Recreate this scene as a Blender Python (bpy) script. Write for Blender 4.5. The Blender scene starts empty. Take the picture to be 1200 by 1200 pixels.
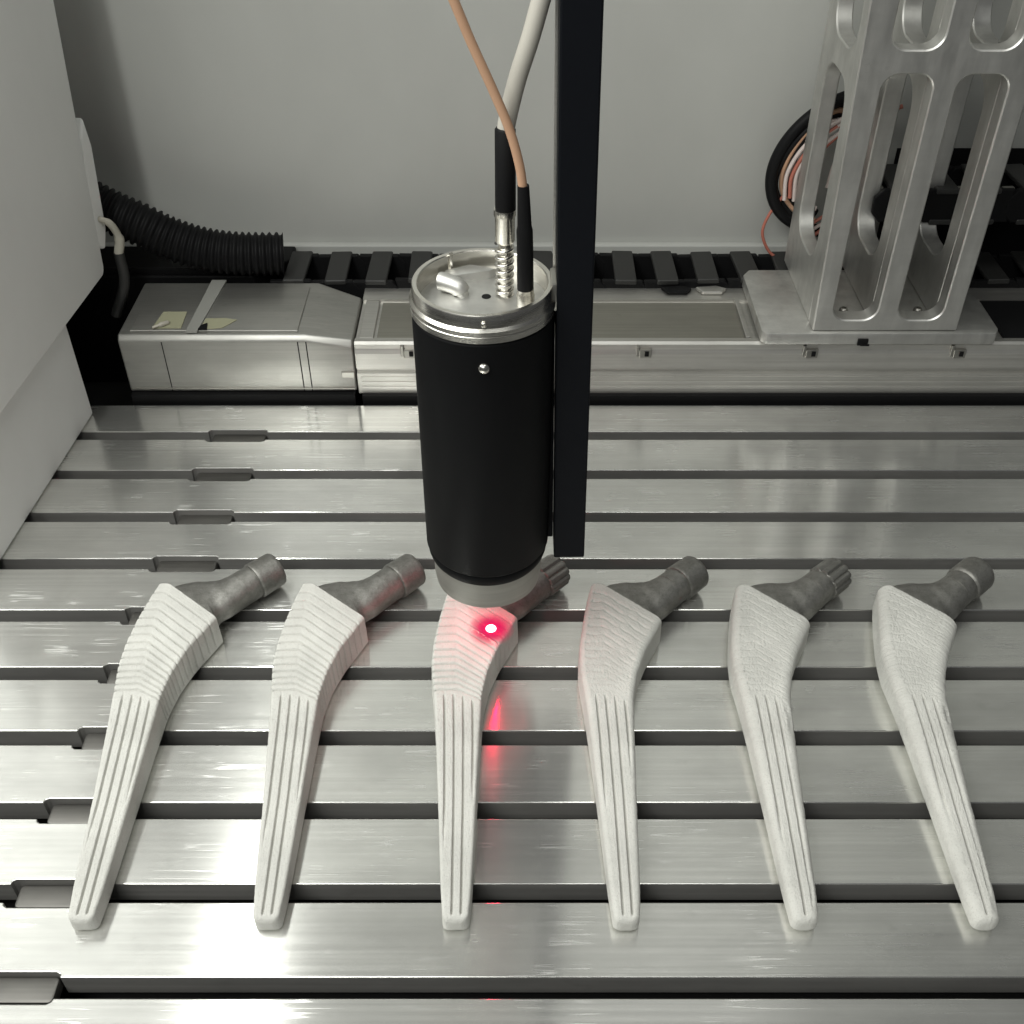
import bpy, bmesh, math, random
import numpy as np
from mathutils import Vector, Matrix

# ------------------------------------------------------------------ camera, world, lamps, exposure
sc = bpy.context.scene
COL = sc.collection
PI = math.pi
R = math.radians

cam_d = bpy.data.cameras.new('camera')
cam_o = bpy.data.objects.new('camera', cam_d)
COL.objects.link(cam_o)
cam_d.sensor_fit = 'HORIZONTAL'
cam_d.sensor_width = 36.0
cam_d.lens = 36.0 * 1273.0 / 1200.0
cam_d.clip_start = 0.01
cam_d.clip_end = 50.0
cam_o.location = (0, 0, 0.309)
cam_o.rotation_euler = (R(90 - 40.3), 0, 0)
sc.camera = cam_o

world = bpy.data.worlds.new('World')
sc.world = world
world.use_nodes = True
bg = world.node_tree.nodes['Background']
bg.inputs['Color'].default_value = (0.96, 0.98, 1.0, 1)
bg.inputs['Strength'].default_value = 0.085

sc.view_settings.view_transform = 'Standard'
sc.view_settings.look = 'None'
sc.view_settings.exposure = -0.07
sc.view_settings.gamma = 1.0


def area(name, loc, target, sx, sy, power, color):
    d = bpy.data.lights.new(name, 'AREA')
    d.shape = 'RECTANGLE'
    d.size = sx
    d.size_y = sy
    d.energy = power
    d.color = color
    o = bpy.data.objects.new(name, d)
    COL.objects.link(o)
    o.location = loc
    v = Vector(target) - Vector(loc)
    o.rotation_euler = v.to_track_quat('-Z', 'Y').to_euler()
    return o


# the machine's own strip lamp high on the left, and an added soft fill lamp overhead
strip = area('strip_lamp', (-0.200, 0.215, 0.50), (-0.10, 0.215, 0.0), 0.020, 0.28, 0.95, (0.99, 1.0, 0.955))
strip.rotation_euler = (0, R(10), 0)
area('fill_lamp', (0.16, 0.10, 0.85), (0.08, 0.50, 0.1), 0.25, 0.2, 1.1, (0.99, 1.0, 0.95))
# the room's light that comes in past the open front of the cabinet, from the left
area('room_lamp', (-0.46, -0.06, 0.74), (0.05, 0.45, 0.0), 1.15, 0.32, 10.3, (0.99, 1.0, 0.95))

# ------------------------------------------------------------------ materials
MATS = {}


def mat(name, base, metallic=0.0, rough=0.5, **kw):
    m = bpy.data.materials.new(name)
    m.use_nodes = True
    n = m.node_tree.nodes
    p = n['Principled BSDF']
    p.inputs['Base Color'].default_value = (*base, 1)
    p.inputs['Metallic'].default_value = metallic
    p.inputs['Roughness'].default_value = rough
    for k, v in kw.items():
        p.inputs[k].default_value = v
    MATS[name] = m
    return m


class G:
    """small helper to wire nodes of one material"""
    def __init__(s, m):
        s.t = m.node_tree
        s.p = s.t.nodes['Principled BSDF']
        s.tc = s.t.nodes.new('ShaderNodeTexCoord')

    def n(s, typ, **kw):
        nd = s.t.nodes.new(typ)
        for k, v in kw.items():
            setattr(nd, k, v)
        return nd

    def l(s, a, b):
        s.t.links.new(a, b)

    def mapping(s, scale, rot=(0, 0, 0), src='Object', loc=(0, 0, 0)):
        mp = s.n('ShaderNodeMapping')
        mp.inputs['Scale'].default_value = scale
        mp.inputs['Rotation'].default_value = rot
        mp.inputs['Location'].default_value = loc
        s.l(s.tc.outputs[src], mp.inputs['Vector'])
        return mp.outputs['Vector']

    def noise(s, vec, scale=1.0, detail=4, rough=0.6):
        nd = s.n('ShaderNodeTexNoise')
        nd.inputs['Scale'].default_value = scale
        nd.inputs['Detail'].default_value = detail
        nd.inputs['Roughness'].default_value = rough
        s.l(vec, nd.inputs['Vector'])
        return nd.outputs['Fac']

    def ramp(s, fac, stops):
        r = s.n('ShaderNodeValToRGB')
        e = r.color_ramp.elements
        while len(e) < len(stops):
            e.new(0.5)
        for el, (pos, c) in zip(e, stops):
            el.position = pos
            el.color = (*c, 1) if isinstance(c, tuple) else (c, c, c, 1)
        s.l(fac, r.inputs['Fac'])
        return r.outputs['Color']

    def mix(s, fac, a, b, mode='MIX'):
        m = s.n('ShaderNodeMix', data_type='RGBA', blend_type=mode)
        for sock, v in ((m.inputs[0], fac), (m.inputs[6], a), (m.inputs[7], b)):
            if isinstance(v, (int, float)):
                sock.default_value = v
            elif isinstance(v, tuple):
                sock.default_value = (*v, 1)
            else:
                s.l(v, sock)
        return m.outputs[2]

    def bump(s, height, strength, dist=0.0004, prev=None):
        b = s.n('ShaderNodeBump')
        b.inputs['Strength'].default_value = strength
        b.inputs['Distance'].default_value = dist
        s.l(height, b.inputs['Height'])
        if prev is not None:
            s.l(prev, b.inputs['Normal'])
        s.l(b.outputs['Normal'], s.p.inputs['Normal'])
        return b.outputs['Normal']

    def set(s, sock, out):
        s.l(out, s.p.inputs[sock])


def math_node(g, op, a, b=0.5, c=None):
    m = g.n('ShaderNodeMath', operation=op)
    for sock, v in zip(m.inputs, (a, b, c)):
        if v is None:
            continue
        if isinstance(v, (int, float)):
            sock.default_value = v
        else:
            g.l(v, sock)
    return m.outputs[0]


def brushed(name, base, rough, streak=(6, 900, 900), aniso=0.0, dirt=0.35, scratch=0.0, rvar=0.1, bumps=0.05):
    m = mat(name, base, 1.0, rough)
    g = G(m)
    st = g.noise(g.mapping(streak), 1.0, 3, 0.65)
    big = g.noise(g.mapping((14, 40, 40)), 1.0, 4, 0.6)
    spot = g.noise(g.mapping((60, 75, 60)), 1.0, 5, 0.7)
    dark = tuple(c * (1 - dirt) for c in base)
    lite = tuple(min(1, c * 1.12) for c in base)
    c1 = g.mix(g.ramp(st, [(0.3, 0.0), (0.72, 1.0)]), tuple(c * 0.93 for c in base), lite)
    c2 = g.mix(g.ramp(big, [(0.40, 0.0), (0.72, 0.75)]), c1, dark)
    c3 = g.mix(g.ramp(spot, [(0.62, 0.0), (0.78, 0.45)]), c2, tuple(c * 0.55 for c in base))
    rr = math_node(g, 'MULTIPLY_ADD', st, rvar, rough - rvar * 0.5)
    rr = math_node(g, 'MULTIPLY_ADD', big, rvar * 1.2, rr)
    hgt = st
    if scratch > 0:
        tot = None
        for k, (ang, sc_) in enumerate(((0.5, 1.0), (-0.35, 1.3), (1.15, 0.9), (2.3, 1.15))):
            ln_ = g.noise(g.mapping((9 * sc_, 330 * sc_, 1), (0, 0, ang), loc=(k * 3.7, k * 1.9, 0)), 1.0, 2, 0.4)
            line = g.ramp(ln_, [(0.482, 0.0), (0.497, 1.0), (0.503, 1.0), (0.518, 0.0)])
            msk = g.ramp(g.noise(g.mapping((28, 28, 1), loc=(k * 5.1, 2.2 * k, 0)), 1.0, 3), [(0.56, 0.0), (0.66, 1.0)])
            one = g.mix(1.0, line, msk, 'MULTIPLY')
            tot = one if tot is None else g.mix(1.0, tot, one, 'LIGHTEN')
        f = math_node(g, 'MULTIPLY', tot, scratch)
        c3 = g.mix(f, c3, (0.92, 0.92, 0.90))
        rr = math_node(g, 'MULTIPLY_ADD', f, 0.35, rr)
    g.set('Base Color', c3)
    g.set('Roughness', rr)
    if aniso > 0:
        m.node_tree.nodes['Principled BSDF'].inputs['Anisotropic'].default_value = aniso
        tg = g.n('ShaderNodeTangent', direction_type='UV_MAP')
        tg.uv_map = 'UVMap'
        g.l(tg.outputs['Tangent'], g.p.inputs['Tangent'])
    g.bump(hgt, bumps, 0.0002)
    return m


def paint(name, base, rough=0.45, grime=0.12, gloss_noise=0.1, bumpk=0.05, metallic=0.0):
    m = mat(name, base, metallic, rough)
    g = G(m)
    a = g.noise(g.mapping((9, 9, 6)), 1.0, 5, 0.6)
    b = g.noise(g.mapping((900, 900, 900)), 1.0, 2, 0.5)
    c = g.mix(g.ramp(a, [(0.35, 0.0), (0.75, 1.0)]), base, tuple(x * (1 - grime) for x in base))
    g.set('Base Color', c)
    g.set('Roughness', math_node(g, 'MULTIPLY_ADD', a, gloss_noise, rough - gloss_noise * 0.5))
    g.bump(b, bumpk, 0.0002)
    return m


brushed('table_aluminium', (0.83, 0.83, 0.80), 0.165, streak=(5, 700, 60), aniso=0.93, dirt=0.30, scratch=0.40, rvar=0.06, bumps=0.03)
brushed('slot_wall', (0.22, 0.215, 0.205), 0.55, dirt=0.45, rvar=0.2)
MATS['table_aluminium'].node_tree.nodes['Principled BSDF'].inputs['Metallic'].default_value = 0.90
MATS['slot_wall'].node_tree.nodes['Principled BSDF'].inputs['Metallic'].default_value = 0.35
brushed('slot_metal', (0.17, 0.165, 0.155), 0.5, dirt=0.5)
brushed('stage_aluminium', (0.60, 0.59, 0.56), 0.42, dirt=0.3, rvar=0.14)
brushed('milled_aluminium', (0.66, 0.655, 0.63), 0.40, streak=(200, 200, 40), dirt=0.28, scratch=0.15, rvar=0.14)
brushed('housing_metal', (0.46, 0.455, 0.43), 0.45, dirt=0.25, rvar=0.12)
brushed('cover_metal', (0.36, 0.35, 0.31), 0.5, dirt=0.2)
brushed('steel', (0.70, 0.68, 0.63), 0.2, streak=(40, 40, 1500), dirt=0.2, rvar=0.1)
brushed('worn_steel', (0.42, 0.41, 0.38), 0.34, streak=(60, 60, 60), dirt=0.35)
brushed('nozzle_metal', (0.36, 0.355, 0.33), 0.56, streak=(30, 30, 700), dirt=0.2)
paint('black_metal', (0.0035, 0.0037, 0.0043), 0.6, 0.2, 0.14, 0.05)
paint('post_black', (0.005, 0.0058, 0.008), 0.55, 0.2, 0.1, 0.04)
paint('black_plastic', (0.009, 0.009, 0.0095), 0.5, 0.3, 0.15, 0.1)
paint('grey_plastic', (0.022, 0.022, 0.021), 0.55, 0.3, 0.15, 0.1)
paint('dark_floor', (0.012, 0.012, 0.012), 0.7, 0.4)
paint('wall_paint', (0.43, 0.435, 0.412), 0.42, 0.12, 0.06, 0.03)
paint('panel_paint', (0.86, 0.865, 0.845), 0.5, 0.10, 0.06, 0.03)
paint('cream_plastic', (0.42, 0.40, 0.34), 0.5, 0.15)
paint('sticker_paper', (0.33, 0.325, 0.22), 0.6, 0.15)
paint('tape', (0.27, 0.27, 0.25), 0.55, 0.1)
paint('tan_rubber', (0.50, 0.30, 0.19), 0.5, 0.2)
paint('pale_rubber', (0.46, 0.44, 0.39), 0.45, 0.15)
paint('white_wire', (0.60, 0.52, 0.49), 0.5, 0.1)
paint('red_wire', (0.42, 0.14, 0.10), 0.5, 0.1)

# titanium necks
m = mat('titanium', (0.21, 0.208, 0.20), 0.85, 0.47)
g = G(m)
a = g.noise(g.mapping((150, 150, 150)), 1.0, 6, 0.7)
b = g.noise(g.mapping((1300, 1300, 1300)), 1.0, 4, 0.7)
c = g.noise(g.mapping((420, 420, 420)), 1.0, 5, 0.75)
c1 = g.mix(g.ramp(a, [(0.36, 0.0), (0.66, 1.0)]), (0.34, 0.335, 0.315), (0.22, 0.216, 0.20))
c1 = g.mix(g.ramp(c, [(0.50, 0.0), (0.70, 0.45)]), c1, (0.12, 0.116, 0.105))
g.set('Base Color', c1)
g.set('Roughness', math_node(g, 'MULTIPLY_ADD', c, 0.45, 0.28))
n1 = g.bump(b, 0.45, 0.0004)
g.bump(a, 0.35, 0.0008, n1)

# sprayed coating: chalky, grainy off-white
m = mat('sprayed_coating', (0.72, 0.71, 0.66), 0.0, 0.85)
g = G(m)
m.node_tree.nodes['Principled BSDF'].inputs['Specular IOR Level'].default_value = 0.25
a = g.noise(g.mapping((1150, 1150, 1150)), 1.0, 5, 0.75)
b = g.noise(g.mapping((70, 70, 70)), 1.0, 4, 0.6)
c = g.noise(g.mapping((2600, 2600, 2600)), 1.0, 2, 0.5)
c1 = g.mix(g.ramp(b, [(0.35, 0.0), (0.7, 1.0)]), (0.62, 0.616, 0.58), (0.535, 0.532, 0.50))
c2 = g.mix(g.ramp(c, [(0.30, 0.45), (0.44, 0.0)]), c1, (0.36, 0.355, 0.33))
g.set('Base Color', c2)
g.bump(a, 0.6, 0.0006)

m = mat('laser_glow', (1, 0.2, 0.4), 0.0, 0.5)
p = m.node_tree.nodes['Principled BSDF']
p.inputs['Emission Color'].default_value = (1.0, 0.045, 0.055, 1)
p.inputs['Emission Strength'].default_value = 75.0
for k_ in ('black_metal', 'post_black', 'black_plastic'):
    MATS[k_].node_tree.nodes['Principled BSDF'].inputs['Specular IOR Level'].default_value = 0.10
m = mat('halo_emission', (0.02, 0.0, 0.0), 0.0, 1.0)  # red halo of the spot painted as emission, fading out by alpha
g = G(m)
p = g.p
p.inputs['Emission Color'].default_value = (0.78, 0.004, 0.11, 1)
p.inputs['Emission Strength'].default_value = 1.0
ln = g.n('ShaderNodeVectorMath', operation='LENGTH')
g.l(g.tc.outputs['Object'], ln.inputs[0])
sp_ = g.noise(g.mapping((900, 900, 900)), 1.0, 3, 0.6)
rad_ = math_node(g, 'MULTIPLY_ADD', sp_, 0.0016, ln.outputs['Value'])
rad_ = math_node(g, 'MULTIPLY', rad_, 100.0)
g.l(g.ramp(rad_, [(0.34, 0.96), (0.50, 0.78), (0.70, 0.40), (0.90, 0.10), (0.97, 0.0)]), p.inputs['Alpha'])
M = MATS

# ------------------------------------------------------------------ object helpers
EXTRA = []


def tag(o, label=None, cat=None, group=None, kind=None):
    if label: o['label'] = label
    if cat: o['category'] = cat
    if group: o['group'] = group
    if kind: o['kind'] = kind
    return o


def empty(name, loc, label, cat, group=None, rz=0):
    o = bpy.data.objects.new(name, None)
    COL.objects.link(o)
    o.empty_display_size = 0.02
    o.location = loc
    o.rotation_euler = (0, 0, rz)
    return tag(o, label, cat, group)


def islands(bm):
    left = set(bm.verts)
    out = []
    while left:
        v = left.pop()
        grp, st = {v}, [v]
        while st:
            for e in st.pop().link_edges:
                for w in e.verts:
                    if w in left:
                        left.remove(w); grp.add(w); st.append(w)
        out.append(grp)
    return out


def finish(bm, name, m, parent=None, smooth=None, loc=None, sub=False):
    """link the mesh as one object; loose pieces become objects of their own"""
    if not sub:
        EXTRA.clear()
    bmesh.ops.recalc_face_normals(bm, faces=bm.faces)
    if len(bm.verts) < 3000:
        bm.verts.ensure_lookup_table()
        isl = islands(bm)
        if len(isl) > 1:
            isl.sort(key=lambda g_: -len(g_))
            for g_ in isl[1:]:
                b2 = bmesh.new()
                mp = {v: b2.verts.new(v.co) for v in g_}
                for f in bm.faces:
                    if f.verts[0] in g_:
                        b2.faces.new([mp[v] for v in f.verts])
                o2 = finish(b2, name, m, parent, smooth, loc, True)
                EXTRA.append(o2)
            bmesh.ops.delete(bm, geom=[v for g_ in isl[1:] for v in g_], context='VERTS')
    me = bpy.data.meshes.new(name)
    bm.to_mesh(me)
    bm.free()
    me.materials.append(m)
    o = bpy.data.objects.new(name, me)
    COL.objects.link(o)
    if parent is not None:
        o.parent = parent
    if loc is not None:
        o.location = loc
    if smooth:
        shade(me, smooth)
    return o


def set_inv(o, mtx):
    o.matrix_parent_inverse = mtx
    while EXTRA:
        EXTRA.pop().matrix_parent_inverse = mtx


def shade(me, ang):
    me.polygons.foreach_set('use_smooth', np.ones(len(me.polygons), dtype=bool))
    if ang < 180:
        bm = bmesh.new()
        bm.from_mesh(me)
        th = R(ang)
        for e in bm.edges:
            if len(e.link_faces) == 2 and e.calc_face_angle(0) > th:
                e.smooth = False
        bm.to_mesh(me)
        bm.free()


def uv_xy(o):
    """planar map, u along y so that the brushed grain runs along x"""
    me = o.data
    uv = me.uv_layers.new(name='UVMap')
    for lp in me.loops:
        co = me.vertices[lp.vertex_index].co
        uv.data[lp.index].uv = (co.y * 4 + co.z * 0.7, co.x * 4)


def box_in(bm, x0, x1, y0, y1, z0, z1, bevel=0.0, seg=2, mtx=None):
    t = bmesh.new()
    vs = [t.verts.new((x, y, z)) for x in (x0, x1) for y in (y0, y1) for z in (z0, z1)]
    for f in ((0, 1, 3, 2), (4, 6, 7, 5), (0, 4, 5, 1), (2, 3, 7, 6), (0, 2, 6, 4), (1, 5, 7, 3)):
        t.faces.new([vs[i] for i in f])
    bmesh.ops.recalc_face_normals(t, faces=t.faces)
    if bevel > 0:
        bmesh.ops.bevel(t, geom=t.edges[:], offset=bevel, segments=seg, affect='EDGES', profile=0.5)
    if mtx is not None:
        bmesh.ops.transform(t, matrix=mtx, verts=t.verts)
    join(bm, t)


def join(bm, t):
    mp = {}
    for v in t.verts:
        mp[v] = bm.verts.new(v.co)
    for f in t.faces:
        try:
            bm.faces.new([mp[v] for v in f.verts])
        except ValueError:
            pass
    t.free()


def prism_in(bm, pts, axis, a0, a1, bevel=0.0, seg=2, caps_only=False):
    """extrude polygon pts (2-D) along axis from a0 to a1. axis 'z': pts=(x,y); 'y': (x,z); 'x': (y,z)"""
    t = bmesh.new()

    def P(p, a):
        return {'z': (p[0], p[1], a), 'y': (p[0], a, p[1]), 'x': (a, p[0], p[1])}[axis]
    lo = [t.verts.new(P(p, a0)) for p in pts]
    hi = [t.verts.new(P(p, a1)) for p in pts]
    n = len(pts)
    t.faces.new(lo)
    t.faces.new(hi[::-1])
    for i in range(n):
        t.faces.new((lo[i], lo[(i + 1) % n], hi[(i + 1) % n], hi[i]))
    bmesh.ops.recalc_face_normals(t, faces=t.faces)
    if bevel > 0:
        es = t.edges[:]
        if caps_only:
            es = [e for e in t.edges if (e.verts[0] in lo) == (e.verts[1] in lo)]
        bmesh.ops.bevel(t, geom=es, offset=bevel, segments=seg, affect='EDGES', profile=0.5)
    join(bm, t)


def lathe_in(bm, prof, n=64, c=(0, 0), mtx=None):
    """revolve (r,z) profile about the z axis at c; ends are left open unless r == 0"""
    t = bmesh.new()
    rings = []
    for r, z in prof:
        if r <= 1e-9:
            rings.append([t.verts.new((c[0], c[1], z))])
        else:
            rings.append([t.verts.new((c[0] + r * math.cos(2 * PI * k / n), c[1] + r * math.sin(2 * PI * k / n), z)) for k in range(n)])
    for a, b in zip(rings[:-1], rings[1:]):
        for k in range(n):
            if len(a) == 1 and len(b) == 1:
                continue
            if len(a) == 1:
                t.faces.new((a[0], b[k], b[(k + 1) % n]))
            elif len(b) == 1:
                t.faces.new((a[k], b[0], a[(k + 1) % n]))
            else:
                t.faces.new((a[k], b[k], b[(k + 1) % n], a[(k + 1) % n]))
    if mtx is not None:
        bmesh.ops.transform(t, matrix=mtx, verts=t.verts)
    join(bm, t)


def smooth_path(pts, sub=10):
    P = [np.array(p, float) for p in pts]
    P = [2 * P[0] - P[1]] + P + [2 * P[-1] - P[-2]]
    out = []
    for i in range(1, len(P) - 2):
        for k in range(sub):
            t = k / sub
            out.append(0.5 * ((2 * P[i]) + (-P[i - 1] + P[i + 1]) * t + (2 * P[i - 1] - 5 * P[i] + 4 * P[i + 1] - P[i + 2]) * t * t + (-P[i - 1] + 3 * P[i] - 3 * P[i + 1] + P[i + 2]) * t ** 3))
    out.append(P[-2])
    return np.array(out)


def frames(path):
    T = np.gradient(path, axis=0)
    T /= np.linalg.norm(T, axis=1)[:, None]
    n = np.cross(T[0], (0.0, 0.0, 1.0))
    if np.linalg.norm(n) < 1e-3:
        n = np.cross(T[0], (1.0, 0.0, 0.0))
    n /= np.linalg.norm(n)
    N = []
    for t in T:
        n = n - t * (n @ t)
        n = n / np.linalg.norm(n)
        N.append(n)
    N = np.array(N)
    return T, N, np.cross(T, N)


def tube_in(bm, path, rad, n=14, cap=True):
    T, N, B = frames(path)
    rad = np.broadcast_to(np.asarray(rad, float), (len(path),))
    rings = []
    for i in range(len(path)):
        rings.append([bm.verts.new(path[i] + rad[i] * (math.cos(2 * PI * k / n) * N[i] + math.sin(2 * PI * k / n) * B[i])) for k in range(n)])
    for a, b in zip(rings[:-1], rings[1:]):
        for k in range(n):
            bm.faces.new((a[k], a[(k + 1) % n], b[(k + 1) % n], b[k]))
    if cap:
        bm.faces.new(rings[0][::-1])
        bm.faces.new(rings[-1])


def tube(name, pts, rad, m, parent=None, n=14, sub=10):
    bm = bmesh.new()
    tube_in(bm, smooth_path(pts, sub), rad, n)
    return finish(bm, name, m, parent, smooth=60)


def resample(path, step):
    d = np.r_[0, np.cumsum(np.linalg.norm(np.diff(path, axis=0), axis=1))]
    s = np.arange(0, d[-1], step)
    return np.stack([np.interp(s, d, path[:, k]) for k in range(3)], 1)


def round_rect(x0, x1, z0, z1, r, n=6):
    out = []
    for cx, cz, a0 in ((x1 - r, z1 - r, 0), (x0 + r, z1 - r, 90), (x0 + r, z0 + r, 180), (x1 - r, z0 + r, 270)):
        for k in range(n + 1):
            a = R(a0 + 90 * k / n)
            out.append((cx + r * math.cos(a), cz + r * math.sin(a)))
    return out


def plate_with_holes(bm, outer, holes, axis, a0, a1):
    """flat plate with windows: faces filled between loops, walls along every loop"""
    t = bmesh.new()

    def P(p, a):
        return {'y': (p[0], a, p[1]), 'x': (a, p[0], p[1]), 'z': (p[0], p[1], a)}[axis]
    loops = [outer] + holes
    for a in (a0, a1):
        es = []
        for lp in loops:
            vs = [t.verts.new(P(p, a)) for p in lp]
            for i in range(len(vs)):
                es.append(t.edges.new((vs[i], vs[(i + 1) % len(vs)])))
        bmesh.ops.triangle_fill(t, use_beauty=True, use_dissolve=False, edges=es)
    for lp in loops:
        va = [t.verts.new(P(p, a0)) for p in lp]
        vb = [t.verts.new(P(p, a1)) for p in lp]
        n = len(lp)
        for i in range(n):
            t.faces.new((va[i], va[(i + 1) % n], vb[(i + 1) % n], vb[i]))
    bmesh.ops.remove_doubles(t, verts=t.verts, dist=1e-6)
    bmesh.ops.recalc_face_normals(t, faces=t.faces)
    # small chamfer round the rims
    rim = [e for e in t.edges if len(e.link_faces) == 2 and e.calc_face_angle(0) > R(60)]
    bmesh.ops.bevel(t, geom=rim, offset=0.0006, segments=1, affect='EDGES')
    join(bm, t)


def screw_head(name, c, r, h, m, parent, mtx=None):
    bm = bmesh.new()
    prof = [(r, 0), (r, h * 0.55), (r * 0.86, h * 0.85), (r * 0.55, h), (r * 0.5, h), (r * 0.46, h * 0.45), (0, h * 0.45)]
    Mx = Matrix.Translation(c) if mtx is None else Matrix.Translation(c) @ mtx
    lathe_in(bm, prof, 20, mtx=Mx)
    return finish(bm, name, m, parent, smooth=40)


# ------------------------------------------------------------------ setting: cabinet floor and back wall
bm = bmesh.new()
box_in(bm, -1.2, 1.2, -0.5, 0.60, -0.07, -0.03)
tag(finish(bm, 'machine_bed', M['dark_floor']), kind='structure')

bm = bmesh.new()
box_in(bm, -0.9, 0.9, 0.552, 0.572, -0.03, 1.0)
wall = tag(finish(bm, 'back_wall', M['wall_paint']), kind='structure')
bm = bmesh.new()
box_in(bm, -0.9, 0.9, 0.5475, 0.552, -0.03, 0.036, 0.001)
finish(bm, 'wall_skirt', M['wall_paint'], wall)

# ------------------------------------------------------------------ slotted machine table
PITCH = 0.030
SLOT = 0.0062
table = empty('machine_table', (0, 0.28, 0), 'wide slotted aluminium machine table made of parallel brushed bars under the white stems', 'machine table')
slots = {n: 0.181 + PITCH * n for n in range(-5, 9)}
pockets = {8: (-0.1464, -0.1178), 7: (-0.1477, -0.1192), 6: (-0.1491, -0.1223), 5: (-0.1506, -0.1229), 4: (-0.1541, -0.1275),
           3: (-0.1541, -0.1285), 2: (-0.1545, -0.1290), 1: (-0.1568, -0.1300), 0: (-0.1571, -0.1312), -1: (-0.158, -0.132)}
rng = random.Random(4)


def notch(x0, x1, y, d, sgn):
    """points of a rounded pocket cut d deep into the edge at y"""
    r = min(d, 0.0016)
    return [(x0, y), (x0 + 0.0004, y + sgn * d * 0.6), (x0 + 0.0016, y + sgn * d), (x1 - 0.0016, y + sgn * d), (x1 - 0.0004, y + sgn * d * 0.6), (x1, y)]


XL, XR = -0.235, 0.62
for n in range(-5, 9):
    y0 = slots[n] + SLOT / 2
    y1 = slots[n + 1] - SLOT / 2 if n + 1 in slots else 0.4464
    pts = [(XL, y0)]
    if n in pockets:
        pts += notch(*pockets[n], y0, 0.0017, 1)
    pts += [(XR, y0), (XR, y1)]
    if n + 1 in pockets:
        pts += notch(*pockets[n + 1], y1, 0.0017, -1)[::-1]
    pts += [(XL, y1)]
    bm = bmesh.new()
    prism_in(bm, pts, 'z', -0.0095, 0.0, 0.00035, 2, caps_only=True)
    o = finish(bm, 'table_bar', M['table_aluminium'], table)
    set_inv(o, Matrix.Translation((0, -0.28, 0)))
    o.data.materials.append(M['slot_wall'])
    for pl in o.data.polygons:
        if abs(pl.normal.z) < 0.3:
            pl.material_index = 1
    uv_xy(o)
    bm = bmesh.new()
    prism_in(bm, [(XL, y0 + 0.005), (XR, y0 + 0.005), (XR, y1 - 0.005), (XL, y1 - 0.005)], 'z', -0.02, -0.0096)
    finish(bm, 'bar_web', M['dark_floor'], o)
bm = bmesh.new()
box_in(bm, XL, XR, 0.03, 0.446, -0.0298, -0.0202)
o = finish(bm, 'table_base', M['dark_floor'], table)
set_inv(o, Matrix.Translation((0, -0.28, 0)))
for n, (x0, x1) in pockets.items():
    bm = bmesh.new()
    y = slots[n]
    prism_in(bm, round_rect(x0 + 0.0022, x1 - 0.001, y - 0.0033, y + 0.0046, 0.0014, 3), 'z', -0.0075, -0.0022 - 0.0006 * rng.random(), 0.0007, 2, True)
    o = finish(bm, 'slot_nut', M['slot_metal'], table, smooth=40)
    set_inv(o, Matrix.Translation((0, -0.28, 0)))

# ------------------------------------------------------------------ left cabinet panels
ANG = math.atan2(0.0075, 0.1076)


def panel_mtx(x, y):
    return Matrix.Translation((x, y, 0)) @ Matrix.Rotation(-ANG, 4, 'Z')


low = empty('cabinet_panel', (-0.2058, 0.439, 0), 'lower grey painted cabinet side panel standing on the left edge of the table', 'panel')
low.matrix_world = panel_mtx(-0.2058, 0.439)
bm = bmesh.new()
box_in(bm, -0.36, 0, -0.13, 0, 0.0003, 0.085, 0.0012)  # unseen depth added on the left to block light, as on the upper panel
finish(bm, 'panel_block', M['panel_paint'], low)
upp = empty('cabinet_panel', (-0.196, 0.4753, 0), 'tall upper grey cabinet side panel overhanging the lower panel at far left', 'panel')
upp.matrix_world = panel_mtx(-0.196, 0.4753)
bm = bmesh.new()
prism_in(bm, [(-0.155, 0.0572), (-0.003, 0.0572), (0.0, 0.060), (0.016, 0.1577), (0.052, 0.385), (-0.155, 0.385)], 'x', -0.36, 0.0, 0.0022, 3)  # unseen depth added on the left to keep room light off the wall
finish(bm, 'panel_block', M['panel_paint'], upp, smooth=30)
# hinge fittings on the far edge of the upper panel
bm = bmesh.new()
prism_in(bm, [(0.001, 0.070), (0.008, 0.066), (0.014, 0.074), (0.021, 0.112), (0.019, 0.126), (0.012, 0.118)], 'x', -0.012, -0.001, 0.0012)
finish(bm, 'hinge_cover', M['panel_paint'], upp)
bm = bmesh.new()
tube_in(bm, smooth_path([(-0.004, 0.006, 0.083), (0.0015, 0.012, 0.078), (0.003, 0.016, 0.068), (0.001, 0.016, 0.060)], 6), [0.0014] * 6 + [0.0018] * 6 + [0.0024] * 7, 10)
finish(bm, 'hinge_lug', M['cream_plastic'], upp, smooth=50)
bm = bmesh.new()
tube_in(bm, smooth_path([(0.001, 0.016, 0.060), (0.001, 0.014, 0.045), (-0.006, 0.010, 0.028)], 6), 0.0026, 10)
finish(bm, 'hinge_strap', M['grey_plastic'], upp, smooth=50)

# ------------------------------------------------------------------ linear stage behind the table
stage = empty('linear_stage', (0.06, 0.48, -0.03), 'long silver linear stage running behind the table with its motor housing at left', 'linear stage')
SI = Matrix.Translation((-0.06, -0.48, 0.03))


def sp(name, bm, m, smooth=None):
    o = finish(bm, name, m, stage, smooth=smooth)
    set_inv(o, SI)
    return o


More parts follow.
